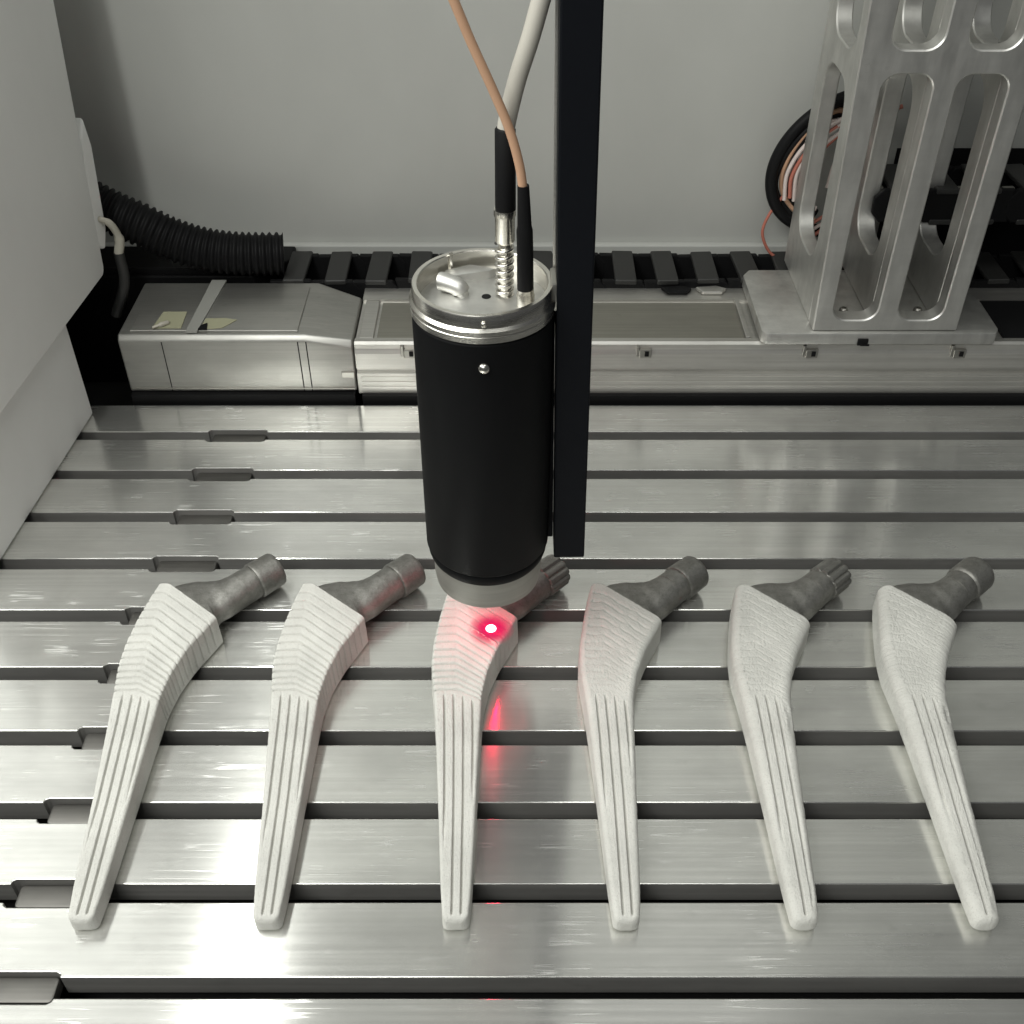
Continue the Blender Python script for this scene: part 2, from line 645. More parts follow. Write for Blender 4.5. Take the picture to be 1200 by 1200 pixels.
SX0, SX1 = -0.0765, 0.62
bm = bmesh.new()
prism_in(bm, [(0.4520, 0.0035), (0.4520, 0.0150), (0.4535, 0.0155), (0.4535, 0.0175), (0.4520, 0.0180), (0.4518, 0.0265), (0.4526, 0.0290), (0.4526, 0.0312), (0.4540, 0.0322),
              (0.4570, 0.0322), (0.4570, 0.0306), (0.4945, 0.0306), (0.4945, 0.0322), (0.5070, 0.0322), (0.5070, 0.0035)], 'x', SX0, SX1, 0.0003, 1, True)
sp('stage_rail', bm, M['stage_aluminium'])
for k, z in enumerate((0.0062, 0.0090, 0.0118)):
    bm = bmesh.new()
    box_in(bm, SX0 + 0.002, SX1, 0.4515, 0.4530, z, z + 0.0016, 0.0002)
    sp('rail_rib', bm, M['stage_aluminium'])
bm = bmesh.new()
box_in(bm, SX0 + 0.002, SX1, 0.4495, 0.506, -0.0295, 0.0034)
sp('stage_foot', bm, M['black_plastic'])
bm = bmesh.new()
box_in(bm, -0.0660, 0.1135, 0.4585, 0.4930, 0.0302, 0.0313, 0.0003)
sp('cover_strip', bm, M['cover_metal'])
bm = bmesh.new()
box_in(bm, 0.1138, 0.1160, 0.4575, 0.4942, 0.0304, 0.0326, 0.0004)
box_in(bm, -0.0745, -0.0675, 0.4575, 0.4942, 0.0304, 0.0320, 0.0004)
sp('strip_clamp', bm, M['stage_aluminium'])
bm = bmesh.new()
box_in(bm, 0.2395, SX1, 0.4578, 0.4940, 0.0304, 0.0318)
sp('cover_strip', bm, M['black_plastic'])['label'] = 'black cover strip right of the carriage'
for x in (0.0641, 0.1448, 0.2164, -0.050):
    bm = bmesh.new()
    box_in(bm, x - 0.0025, x + 0.0035, 0.4508, 0.4540, 0.0245, 0.0292, 0.0004)
    box_in(bm, x - 0.0040, x - 0.0024, 0.4512, 0.4545, 0.0252, 0.0312, 0.0003)
    sp('rail_clip', bm, M['worn_steel'])
    bm = bmesh.new()
    box_in(bm, x + 0.0002, x + 0.0022, 0.4502, 0.4509, 0.0258, 0.0284, 0.0002)
    sp('clip_slot', bm, M['black_plastic'])
for x in (0.080, 0.098):
    bm = bmesh.new()
    prism_in(bm, [(x, 0.499), (x + 0.010, 0.499), (x + 0.013, 0.503), (x + 0.008, 0.506), (x - 0.003, 0.5045)], 'z', 0.0324, 0.0342, 0.0006)
    sp('rear_lug', bm, M['stage_aluminium'] if x > 0.09 else M['black_plastic'])
# motor housing: body with a tapering right end
bm = bmesh.new()
t = bmesh.new()
sec = [(0.4520, 0.0045), (0.4520, 0.0335), (0.4540, 0.0360), (0.5050, 0.0360), (0.5070, 0.0340), (0.5070, 0.0045)]
sec2 = [(0.4524, 0.0045), (0.4524, 0.0292), (0.4546, 0.0328), (0.4950, 0.0328), (0.4975, 0.0310), (0.4975, 0.0045)]
rings = [[t.verts.new((x, y, z)) for y, z in s] for x, s in ((-0.1900, sec), (-0.1000, sec), (-0.0772, sec2))]
for a, b in zip(rings[:-1], rings[1:]):
    for k in range(6):
        t.faces.new((a[k], a[(k + 1) % 6], b[(k + 1) % 6], b[k]))
t.faces.new(rings[0][::-1]); t.faces.new(rings[-1])
bmesh.ops.recalc_face_normals(t, faces=t.faces)
bmesh.ops.bevel(t, geom=[e for e in t.edges if e.calc_face_angle(0) > R(25)], offset=0.0009, segments=3, affect='EDGES', profile=0.5)
join(bm, t)
sp('motor_housing', bm, M['housing_metal'], smooth=30)
# raised lid on the housing with a seam, seams on the front face
bm = bmesh.new()
prism_in(bm, [(-0.1845, 0.4565), (-0.1035, 0.4565), (-0.1035, 0.4995), (-0.1845, 0.4995)], 'z', 0.0359, 0.0368, 0.0005, 2, True)
sp('housing_lid', bm, M['housing_metal'], smooth=30)
bm = bmesh.new()
box_in(bm, -0.1692, -0.1688, 0.45185, 0.4525, 0.0050, 0.0330)
box_in(bm, -0.1036, -0.1031, 0.45185, 0.4525, 0.0050, 0.0330)
box_in(bm, -0.0996, -0.0991, 0.45185, 0.4525, 0.0050, 0.0330)
sp('housing_seam', bm, M['black_plastic'])
bm = bmesh.new()
box_in(bm, -0.1890, -0.0780, 0.4516, 0.4524, 0.0060, 0.0068)
box_in(bm, -0.0840, -0.0775, 0.4517, 0.4530, 0.0125, 0.0160, 0.0003)
sp('housing_trim', bm, M['worn_steel'])
bm = bmesh.new()
box_in(bm, -0.1892, -0.078, 0.4490, 0.506, -0.0295, 0.0042)
sp('housing_foot', bm, M['black_plastic'])
bm = bmesh.new()
prism_in(bm, [(-0.1740, 0.4580), (-0.1600, 0.4580), (-0.1606, 0.4735), (-0.1722, 0.4735)], 'z', 0.0369, 0.0373)
sp('sticker', bm, M['sticker_paper'])
bm = bmesh.new()
tube_in(bm, smooth_path([(-0.1735, 0.4575, 0.0378), (-0.1700, 0.4590, 0.0384), (-0.1665, 0.4625, 0.0378)], 5), [0.0007] * 5 + [0.0012] * 5 + [0.0005], 8)
sp('sticker_curl', bm, M['cream_plastic'], smooth=60)
bm = bmesh.new()
prism_in(bm, [(-0.1570, 0.4545), (-0.1515, 0.4545), (-0.1475, 0.5055), (-0.1550, 0.5055)], 'z', 0.0365, 0.0375)
sp('tape_strap', bm, M['tape'])
bm = bmesh.new()
prism_in(bm, [(-0.1508, 0.4565), (-0.1400, 0.4585), (-0.1345, 0.4660), (-0.1405, 0.4675), (-0.1500, 0.4672)], 'z', 0.0369, 0.0372)
sp('sticker', bm, M['sticker_paper'])
bm = bmesh.new()
prism_in(bm, [(-0.1514, 0.4560), (-0.1470, 0.4560), (-0.1480, 0.4620), (-0.1508, 0.4600)], 'z', 0.0373, 0.0378)
sp('label_scrap', bm, M['black_plastic'])

# dark ledge behind the motor
ledge = empty('cable_tray', (-0.17, 0.525, -0.03), 'dark metal cable tray ledge on the floor behind the motor housing', 'cable tray')
bm = bmesh.new()
prism_in(bm, [(-0.250, 0.5118), (-0.135, 0.5118), (-0.118, 0.530), (-0.118, 0.546), (-0.250, 0.546)], 'z', -0.0295, 0.0365, 0.001)
o = finish(bm, 'tray_shelf', M['black_plastic'], ledge)
set_inv(o, Matrix.Translation((0.17, -0.525, 0.03)))
bm = bmesh.new()
box_in(bm, -0.250, -0.128, 0.5130, 0.5145, 0.0366, 0.0400, 0.0004)
o = finish(bm, 'tray_lip', M['black_plastic'], ledge)
set_inv(o, Matrix.Translation((0.17, -0.525, 0.03)))

# ------------------------------------------------------------------ carriage with its milled bracket
car = empty('stage_carriage', (0.18, 0.48, 0.0322), 'silver carriage on the stage carrying a tall milled bracket with slotted plates', 'carriage')
CI = Matrix.Translation((-0.18, -0.48, -0.0322))


def cp(name, bm, m, smooth=None):
    o = finish(bm, name, m, car, smooth=smooth)
    set_inv(o, CI)
    return o


bm = bmesh.new()
prism_in(bm, [(0.1215, 0.4498), (0.2310, 0.4498), (0.2335, 0.4545), (0.2335, 0.4800), (0.2240, 0.5140), (0.1235, 0.5140), (0.1195, 0.5080), (0.1195, 0.4530)], 'z', 0.0327, 0.0390, 0.0009, 2, False)
cp('carriage_plate', bm, M['milled_aluminium'], smooth=30)
bm = bmesh.new()
box_in(bm, 0.1655, 0.1705, 0.4488, 0.4502, 0.0328, 0.0362, 0.0003)
box_in(bm, 0.1668, 0.1712, 0.4484, 0.4490, 0.0328, 0.0338, 0.0002)
cp('sensor_tab', bm, M['black_plastic'])
X0, X1 = 0.1436, 0.2125
Z0, Z1 = 0.0392, 0.275
s1 = (X0 + 0.0078, X0 + 0.0290)
s2 = (X0 + 0.0385, X0 + 0.0600)
bm = bmesh.new()
holes = []
for a, b in (s1, s2):
    holes.append(round_rect(a, b, 0.0450, 0.1590, 0.0068, 7))
    holes.append(round_rect(a, b, 0.1685, 0.262, 0.0068, 7))
plate_with_holes(bm, [(X0, Z0), (X1, Z0), (X1, Z1), (X0 - 0.006, Z1)], holes, 'y', 0.4520, 0.4610)
cp('front_plate', bm, M['milled_aluminium'], smooth=30)
for xa, xb in ((X0, X0 + 0.0076), (X0 + 0.0292, X0 + 0.0383), (X0 + 0.0602, X1)):
    bm = bmesh.new()
    plate_with_holes(bm, [(0.4612, Z0), (0.5235, Z0), (0.5235, Z1), (0.4612, Z1)],
                     [round_rect(0.4725, 0.5105, 0.0640, 0.1480, 0.0125, 8), round_rect(0.4725, 0.5105, 0.160, 0.255, 0.0125, 8)], 'x', xa, xb - 0.0002)
    cp('gusset_plate', bm, M['milled_aluminium'], smooth=30)
for x, y in ((0.1626, 0.4705), (0.1990, 0.4705)):
    set_inv(screw_head('socket_screw', (x, y, 0.0391), 0.0021, 0.0022, M['worn_steel'], car), CI)

# ------------------------------------------------------------------ energy chains
chain = empty('energy_chain', (0.10, 0.522, -0.0298), 'black plastic energy chain lying along the back behind the linear stage', 'cable chain')
SIDE = [(-0.0125, -0.0085), (0.0085, -0.0085), (0.0125, -0.004), (0.0125, 0.004), (0.0085, 0.0085), (-0.0125, 0.0085), (-0.0100, 0.0)]
bm = bmesh.new()
prism_in(bm, SIDE, 'y', -0.0155, -0.0125, 0.0006)
link0 = finish(bm, 'chain_link', M['black_plastic'], chain)
bm = bmesh.new()
prism_in(bm, SIDE, 'y', 0.0125, 0.0155, 0.0006)
kids = [finish(bm, 'side_plate', M['black_plastic'], link0)]
for z in (0.0068, -0.0092):
    bm = bmesh.new()
    prism_in(bm, round_rect(-0.0056, 0.0056, z, z + 0.0027, 0.0008, 2), 'y', -0.0160, 0.0160, 0.0004, 1, True)
    kids.append(finish(bm, 'cross_bar', M['grey_plastic'], link0))
bm = bmesh.new()
prism_in(bm, [(0.0070, -0.0068), (0.0130, -0.0068), (0.0130, -0.0040), (0.0105, 0.0002), (0.0070, -0.0020)], 'y', -0.0085, -0.0055, 0.0005)
kids.append(finish(bm, 'divider', M['worn_steel'], link0))
places = []
x = -0.113
while x < 0.39:
    places.append((x, 0.0275 + 0.0007 * rng.random(), 0.02 * (rng.random() - 0.5))); x += 0.0215
for k in range(1, 7):
    a_ = R(k * 180 / 7)
    places.append((0.395 + 0.022 * math.sin(a_), 0.0522 - 0.0242 * math.cos(a_), -a_))
x = 0.385
while x > 0.185:
    places.append((x, 0.0770, PI)); x -= 0.0215
for k, (x, z, ry) in enumerate(places):
    if k == 0:
        s_ = link0
    else:
        s_ = link0.copy(); COL.objects.link(s_); s_.parent = chain
        for kd in kids:
            c_ = kd.copy(); COL.objects.link(c_); c_.parent = s_
    s_.location = (x - 0.10, 0.0, z + 0.0298)
    s_.rotation_euler = (0.05 * (rng.random() - 0.5), ry + 0.06 * (rng.random() - 0.5), 0.07 * (rng.random() - 0.5))
bm = bmesh.new()
box_in(bm, -0.2240, 0.31, -0.0152, 0.024, -0.0003, 0.0455)
finish(bm, 'chain_shelf', M['black_plastic'], chain)

bm = bmesh.new()
box_in(bm, 0.236, 0.60, 0.5090, 0.5115, 0.0, 0.0330, 0.0005)
cs = empty('chain_guard', (0.42, 0.51, -0.03), 'dark cable chain guard box behind the bracket at far right', 'guard')
o = finish(bm, 'guard_rail', M['stage_aluminium'], cs); set_inv(o, Matrix.Translation((-0.42, -0.51, 0.03)))
bm = bmesh.new()
box_in(bm, 0.198, 0.60, 0.5462, 0.5472, -0.0295, 0.0905, 0.0003)
o = finish(bm, 'guard_back', M['black_plastic'], cs); set_inv(o, Matrix.Translation((-0.42, -0.51, 0.03)))

# ------------------------------------------------------------------ corrugated conduit
con = empty('corrugated_conduit', (-0.16, 0.512, 0.05), 'thick black corrugated cable conduit curving from the left panel down to the energy chain', 'conduit')
path = smooth_path([(-0.275, 0.520, 0.118), (-0.238, 0.516, 0.0935), (-0.2068, 0.512, 0.0755), (-0.1867, 0.511, 0.0652), (-0.1733, 0.511, 0.0577), (-0.1572, 0.511, 0.0520), (-0.1399, 0.512, 0.0490), (-0.1180, 0.5155, 0.0470)], 14)
path = resample(path, 0.00062)
ph = np.arange(len(path)) * 0.00062 / 0.0035 * 2 * PI
rad = 0.0103 + 0.0008 * np.tanh(2.2 * np.sin(ph))
bm = bmesh.new()
tube_in(bm, path, rad, 28)
o = finish(bm, 'conduit_sleeve', M['black_plastic'], con, smooth=70)
set_inv(o, Matrix.Translation((0.16, -0.512, -0.05)))

# ------------------------------------------------------------------ cable loop behind the bracket
cl = empty('cable_loop', (0.14, 0.545, 0.09), 'loop of black cable with thin white and red wires behind the bracket', 'cable')
LI = Matrix.Translation((-0.14, -0.545, -0.09))


def lp(name, pts, r, m):
    o = tube(name, pts, r, m, cl, 12, 10)
    set_inv(o, LI)


Y = 0.534
lp('sheath', [(0.175, Y, 0.125), (0.158, Y, 0.1190), (0.1445, Y, 0.1090), (0.1355, Y, 0.0955), (0.1325, Y, 0.0810), (0.1365, Y, 0.0665), (0.1470, Y, 0.0560), (0.165, Y, 0.050)], 0.0031, M['black_plastic'])
lp('sheath', [(0.178, Y + 0.006, 0.118), (0.160, Y + 0.006, 0.1120), (0.1480, Y + 0.006, 0.1010), (0.1430, Y + 0.006, 0.0850), (0.1455, Y + 0.006, 0.0700), (0.160, Y + 0.006, 0.058)], 0.0026, M['black_plastic'])
for k, (dx, dz, mm) in enumerate(((0.0, 0.0, 'white_wire'), (0.0026, -0.0012, 'red_wire'), (0.005, 0.0005, 'white_wire'), (0.0075, -0.002, 'white_wire'), (0.0098, -0.001, 'red_wire'))):
    lp('wire', [(0.180 + dx, Y - 0.004, 0.1190 + dz), (0.162 + dx, Y - 0.004, 0.1120 + dz), (0.1470 + dx, Y - 0.004, 0.1000 + dz), (0.1395 + dx, Y - 0.004, 0.0850 + dz), (0.1400 + dx, Y - 0.004, 0.0700 - dz)], 0.00105, M[mm])
for k, (q, mm) in enumerate(((0.0, 'black_plastic'), (1.0, 'tan_rubber'), (1.7, 'black_plastic'), (2.6, 'white_wire'))):
    lp('wire', [(0.176, Y + 0.004, 0.114 - 0.004 * q), (0.160, Y + 0.002, 0.1165 - 0.003 * q), (0.1455 + 0.0012 * q, Y - 0.002, 0.1050), (0.1370 + 0.0022 * q, Y - 0.001, 0.0900 + 0.003 * math.sin(3 * q)),
                (0.1362 + 0.003 * q, Y + 0.002, 0.0740), (0.1450 + 0.002 * q, Y, 0.0610 + 0.002 * q), (0.158, Y - 0.002, 0.0540 + 0.004 * q)], 0.0013, M[mm])
for k in range(3):
    lp('wire', [(0.180 + 0.003 * k, Y - 0.007, 0.1060), (0.170 + 0.002 * k, Y - 0.007, 0.1030), (0.162 + 0.002 * k, Y - 0.007, 0.092), (0.1600 + 0.002 * k, Y - 0.007, 0.078)], 0.0011, M['white_wire' if k != 1 else 'red_wire'])
lp('wire', [(0.1400, Y, 0.0700), (0.1345, Y, 0.0600), (0.1325, Y, 0.0500), (0.1370, Y, 0.0400), (0.1440, Y, 0.034)], 0.0008, M['red_wire'])
for k in range(3):
    lp('wire', [(0.147, 0.529, 0.0440 + 0.004 * k), (0.157, 0.529, 0.0500 + 0.004 * k), (0.166, 0.530, 0.0560 + 0.004 * k), (0.185, 0.533, 0.064 + 0.004 * k)], 0.0009, M['red_wire' if k != 1 else 'white_wire'])

# ------------------------------------------------------------------ laser head
AX, AY = -0.0085, 0.2811
head = empty('laser_module', (AX, AY, 0.0334), 'black cylindrical laser head with steel collar pointing down at the third stem', 'laser head')
RB = 0.0209


def hp(name, bm, m, smooth=40):
    o = finish(bm, name, m, head, smooth=smooth)
    set_inv(o, Matrix.Translation((0, 0, -0.0334)))
    return o


bm = bmesh.new()
lathe_in(bm, [(0.0165, 0.0544), (0.0190, 0.0542), (0.0198, 0.0554), (0.0203, 0.0570), (0.0203, 0.0587), (0.0201, 0.0591), (0.0204, 0.0595), (RB, 0.0604), (RB, 0.1485), (RB - 0.0006, 0.1492), (0.0165, 0.1492)], 96)
hp('barrel', bm, M['black_metal'])
bm = bmesh.new()
lathe_in(bm, [(0.0120, 0.0540), (0.0120, 0.0429), (0.0125, 0.0425), (0.0176, 0.0425), (0.0182, 0.0430), (0.0187, 0.0470), (0.0188, 0.0541)], 96)
hp('nozzle', bm, M['nozzle_metal'])
bm = bmesh.new()
lathe_in(bm, [(0.0119, 0.0430), (0.0, 0.0430)], 48)
hp('lens', bm, M['worn_steel'])
bm = bmesh.new()
lathe_in(bm, [(0.0196, 0.1493), (0.0208, 0.1493), (0.0212, 0.1496), (0.0212, 0.1514), (0.0209, 0.1517), (0.0214, 0.1520), (0.0214, 0.1532), (0.0208, 0.1538), (0.0206, 0.1540), (0.0205, 0.1574), (0.0202, 0.1579),
              (0.0190, 0.1579), (0.0187, 0.1576), (0.0187, 0.1500)], 96)
hp('collar', bm, M['steel'], 35)
bm = bmesh.new()
lathe_in(bm, [(0.0187, 0.1518), (0.0030, 0.1518), (0.0, 0.1518)], 64)
hp('cap_plate', bm, M['milled_aluminium'])
bm = bmesh.new()
lathe_in(bm, [(0.0, 0.1520), (0.0013, 0.1520), (0.0014, 0.1518)], 20, c=(0.0010, 0.0015))
hp('cap_hole', bm, M['black_plastic'])
bm = bmesh.new()
tube_in(bm, smooth_path([(-0.0060, 0.0030, 0.1500), (-0.0062, 0.0030, 0.1520), (-0.0075, 0.0035, 0.1540), (-0.0115, 0.0050, 0.1548), (-0.0125, 0.0054, 0.1548)], 6), [0.0020] * 8 + [0.0027] * 17, 16)
hp('elbow_fitting', bm, M['milled_aluminium'], 50)
bm = bmesh.new()
prism_in(bm, [(-0.0125, 0.0085), (0.002, 0.0125), (0.004, 0.0140), (-0.004, 0.0168), (-0.0115, 0.0130)], 'z', 0.1501, 0.1545, 0.0006)
hp('clamp_block', bm, M['milled_aluminium'])
bm = bmesh.new()
box_in(bm, -0.0102, -0.0092, 0.0150, 0.0160, 0.1500, 0.1590, 0.0003)
hp('pin', bm, M['steel'])
rx = Matrix.Rotation(R(90), 4, 'X')
set_inv(screw_head('collar_pin', (0.0008, -0.0204, 0.1556), 0.0009, 0.0012, M['steel'], head, rx), Matrix.Translation((0, 0, -0.0334)))
bm = bmesh.new()
lathe_in(bm, [(0.0017, 0), (0.0017, 0.0005), (0.0012, 0.0011), (0.0006, 0.0014), (0, 0.0015)], 20, mtx=Matrix.Translation((0.0006, -RB + 0.0001, 0.1415)) @ rx)
hp('button_screw', bm, M['steel'])
bm = bmesh.new()
box_in(bm, 0.0195, 0.0232, -0.004, 0.006, 0.1500, 0.1590, 0.0006)
hp('mount_tab', bm, M['worn_steel'])

# mounting post to the right of the head
post = empty('mounting_post', (AX + 0.028, AY, 0.0545), 'tall square black mounting post hanging down beside the laser head', 'post')
post.rotation_euler = (0, R(-0.95), 0)
bm = bmesh.new()
box_in(bm, -0.0051, 0.0054, -0.0055, 0.0065, 0.0, 0.40, 0.0006)
finish(bm, 'post_bar', M['post_black'], post)
bm = bmesh.new()
box_in(bm, -0.0118, -0.0053, 0.0010, 0.0060, 0.004, 0.0930, 0.0004)
finish(bm, 'mount_plate', M['post_black'], post)
bm = bmesh.new()
box_in(bm, -0.0058, 0.0061, 0.0067, 0.0100, 0.085, 0.40, 0.0004)
finish(bm, 'post_back_rail', M['stage_aluminium'], post)

# cables plugged into the head
wc = empty('signal_cable', (0.0, 0.284, 0.149), 'thick pale grey cable with black boot and steel spring plugged into the laser head', 'cable')
WI = Matrix.Translation((0.0, -0.284, -0.149))
YC = 0.284


def wp(name, bm, m, par, inv, smooth=50):
    o = finish(bm, name, m, par, smooth=smooth)
    set_inv(o, inv)
    return o


bm = bmesh.new()
tube_in(bm, smooth_path([(0.045, YC + 0.02, 0.32), (0.020, YC + 0.006, 0.262), (0.0098, YC + 0.002, 0.240), (0.0046, YC, 0.2236), (0.0012, YC, 0.2130), (-0.0014, YC, 0.2020), (-0.0018, YC, 0.196)], 8), 0.0024, 18)
wp('cable_sheath', bm, M['pale_rubber'], wc, WI)
bm = bmesh.new()
lathe_in(bm, [(0, 0.2012), (0.0023, 0.2012), (0.0028, 0.2006), (0.0029, 0.1785), (0.0, 0.1785)], 28, c=(-0.0018, YC))
wp('cable_boot', bm, M['black_plastic'], wc, WI)
bm = bmesh.new()
lathe_in(bm, [(0.0, 0.1784), (0.0031, 0.1784), (0.0031, 0.1765), (0.0028, 0.1760), (0.0028, 0.1690), (0.0025, 0.1684), (0.0019, 0.1680), (0.0019, 0.1492)], 28, c=(-0.0020, YC))
wp('connector', bm, M['steel'], wc, WI)
hel = np.array([(-0.0022 + 0.0023 * math.cos(t), YC + 0.0023 * math.sin(t), 0.1495 + 0.0185 * t / (2 * PI * 8.5)) for t in np.linspace(0, 2 * PI * 8.5, 240)])
bm = bmesh.new()
tube_in(bm, hel, 0.00055, 8)
wp('spring', bm, M['steel'], wc, WI)

tc_ = empty('fibre_cable', (0.0045, 0.277, 0.149), 'thin tan cable with narrow black boot plugged in beside the pale cable', 'cable')
TI = Matrix.Translation((-0.0045, -0.277, -0.149))
YT = 0.277
bm = bmesh.new()
tube_in(bm, smooth_path([(-0.055, YT + 0.01, 0.32), (-0.026, YT + 0.002, 0.258), (-0.0160, YT, 0.2390), (-0.0100, YT, 0.2248), (-0.0046, YT, 0.2128), (-0.0006, YT, 0.2030), (0.0020, YT, 0.1935), (0.0030, YT, 0.1860), (0.0033, YT, 0.180)], 8), 0.00125, 14)
wp('cable_sheath', bm, M['tan_rubber'], tc_, TI)
bm = bmesh.new()
tube_in(bm, smooth_path([(0.0030, YT, 0.1882), (0.0033, YT, 0.180), (0.0036, YT, 0.170), (0.0038, YT, 0.1575)], 8), np.r_[np.linspace(0.0016, 0.0020, 12), np.linspace(0.0023, 0.0024, 13)], 18)
wp('cable_boot', bm, M['black_plastic'], tc_, TI)
bm = bmesh.new()
lathe_in(bm, [(0.0, 0.1577), (0.0023, 0.1577), (0.0024, 0.1560), (0.0026, 0.1556), (0.0026, 0.1492)], 24, c=(0.0039, YT))
wp('connector', bm, M['steel'], tc_, TI)

# ------------------------------------------------------------------ hip stems
MM = 0.001
LV = np.array([0, 12, 38, 67, 82, 95, 106, 120, 131, 137.0])
LX = np.array([-4.3, -5.1, -6.0, -7.2, -8.1, -9.2, -8.6, -6.2, -3.9, -2.2])
RV = np.array([0, 10, 36, 66, 82, 92, 102, 110, 117.5])
RX = np.array([3.2, 4.3, 5.9, 7.8, 9.0, 11.2, 15.0, 19.2, 23.0])
TV = np.array([0, 40, 80, 117, 137.0])
TT = np.array([7.4, 9.6, 13.0, 15.0, 14.5])


def smooth_interp(v, xs, ys, w=4.0):
    """linear interpolation softened by averaging, so outlines have no kinks"""
    acc = np.zeros_like(v)
    offs = np.linspace(-w, w, 9)
    wt = 1 - np.abs(offs) / (w * 1.15)
    lo = ys[0] + (ys[1] - ys[0]) / (xs[1] - xs[0]) * -w
    hi = ys[-1] + (ys[-1] - ys[-2]) / (xs[-1] - xs[-2]) * w
    X = np.r_[xs[0] - w, xs, xs[-1] + w]
    Yv = np.r_[lo, ys, hi]
    for o_, k in zip(offs, wt):
        acc += k * np.interp(v + o_, X, Yv)
    return acc / wt.sum()


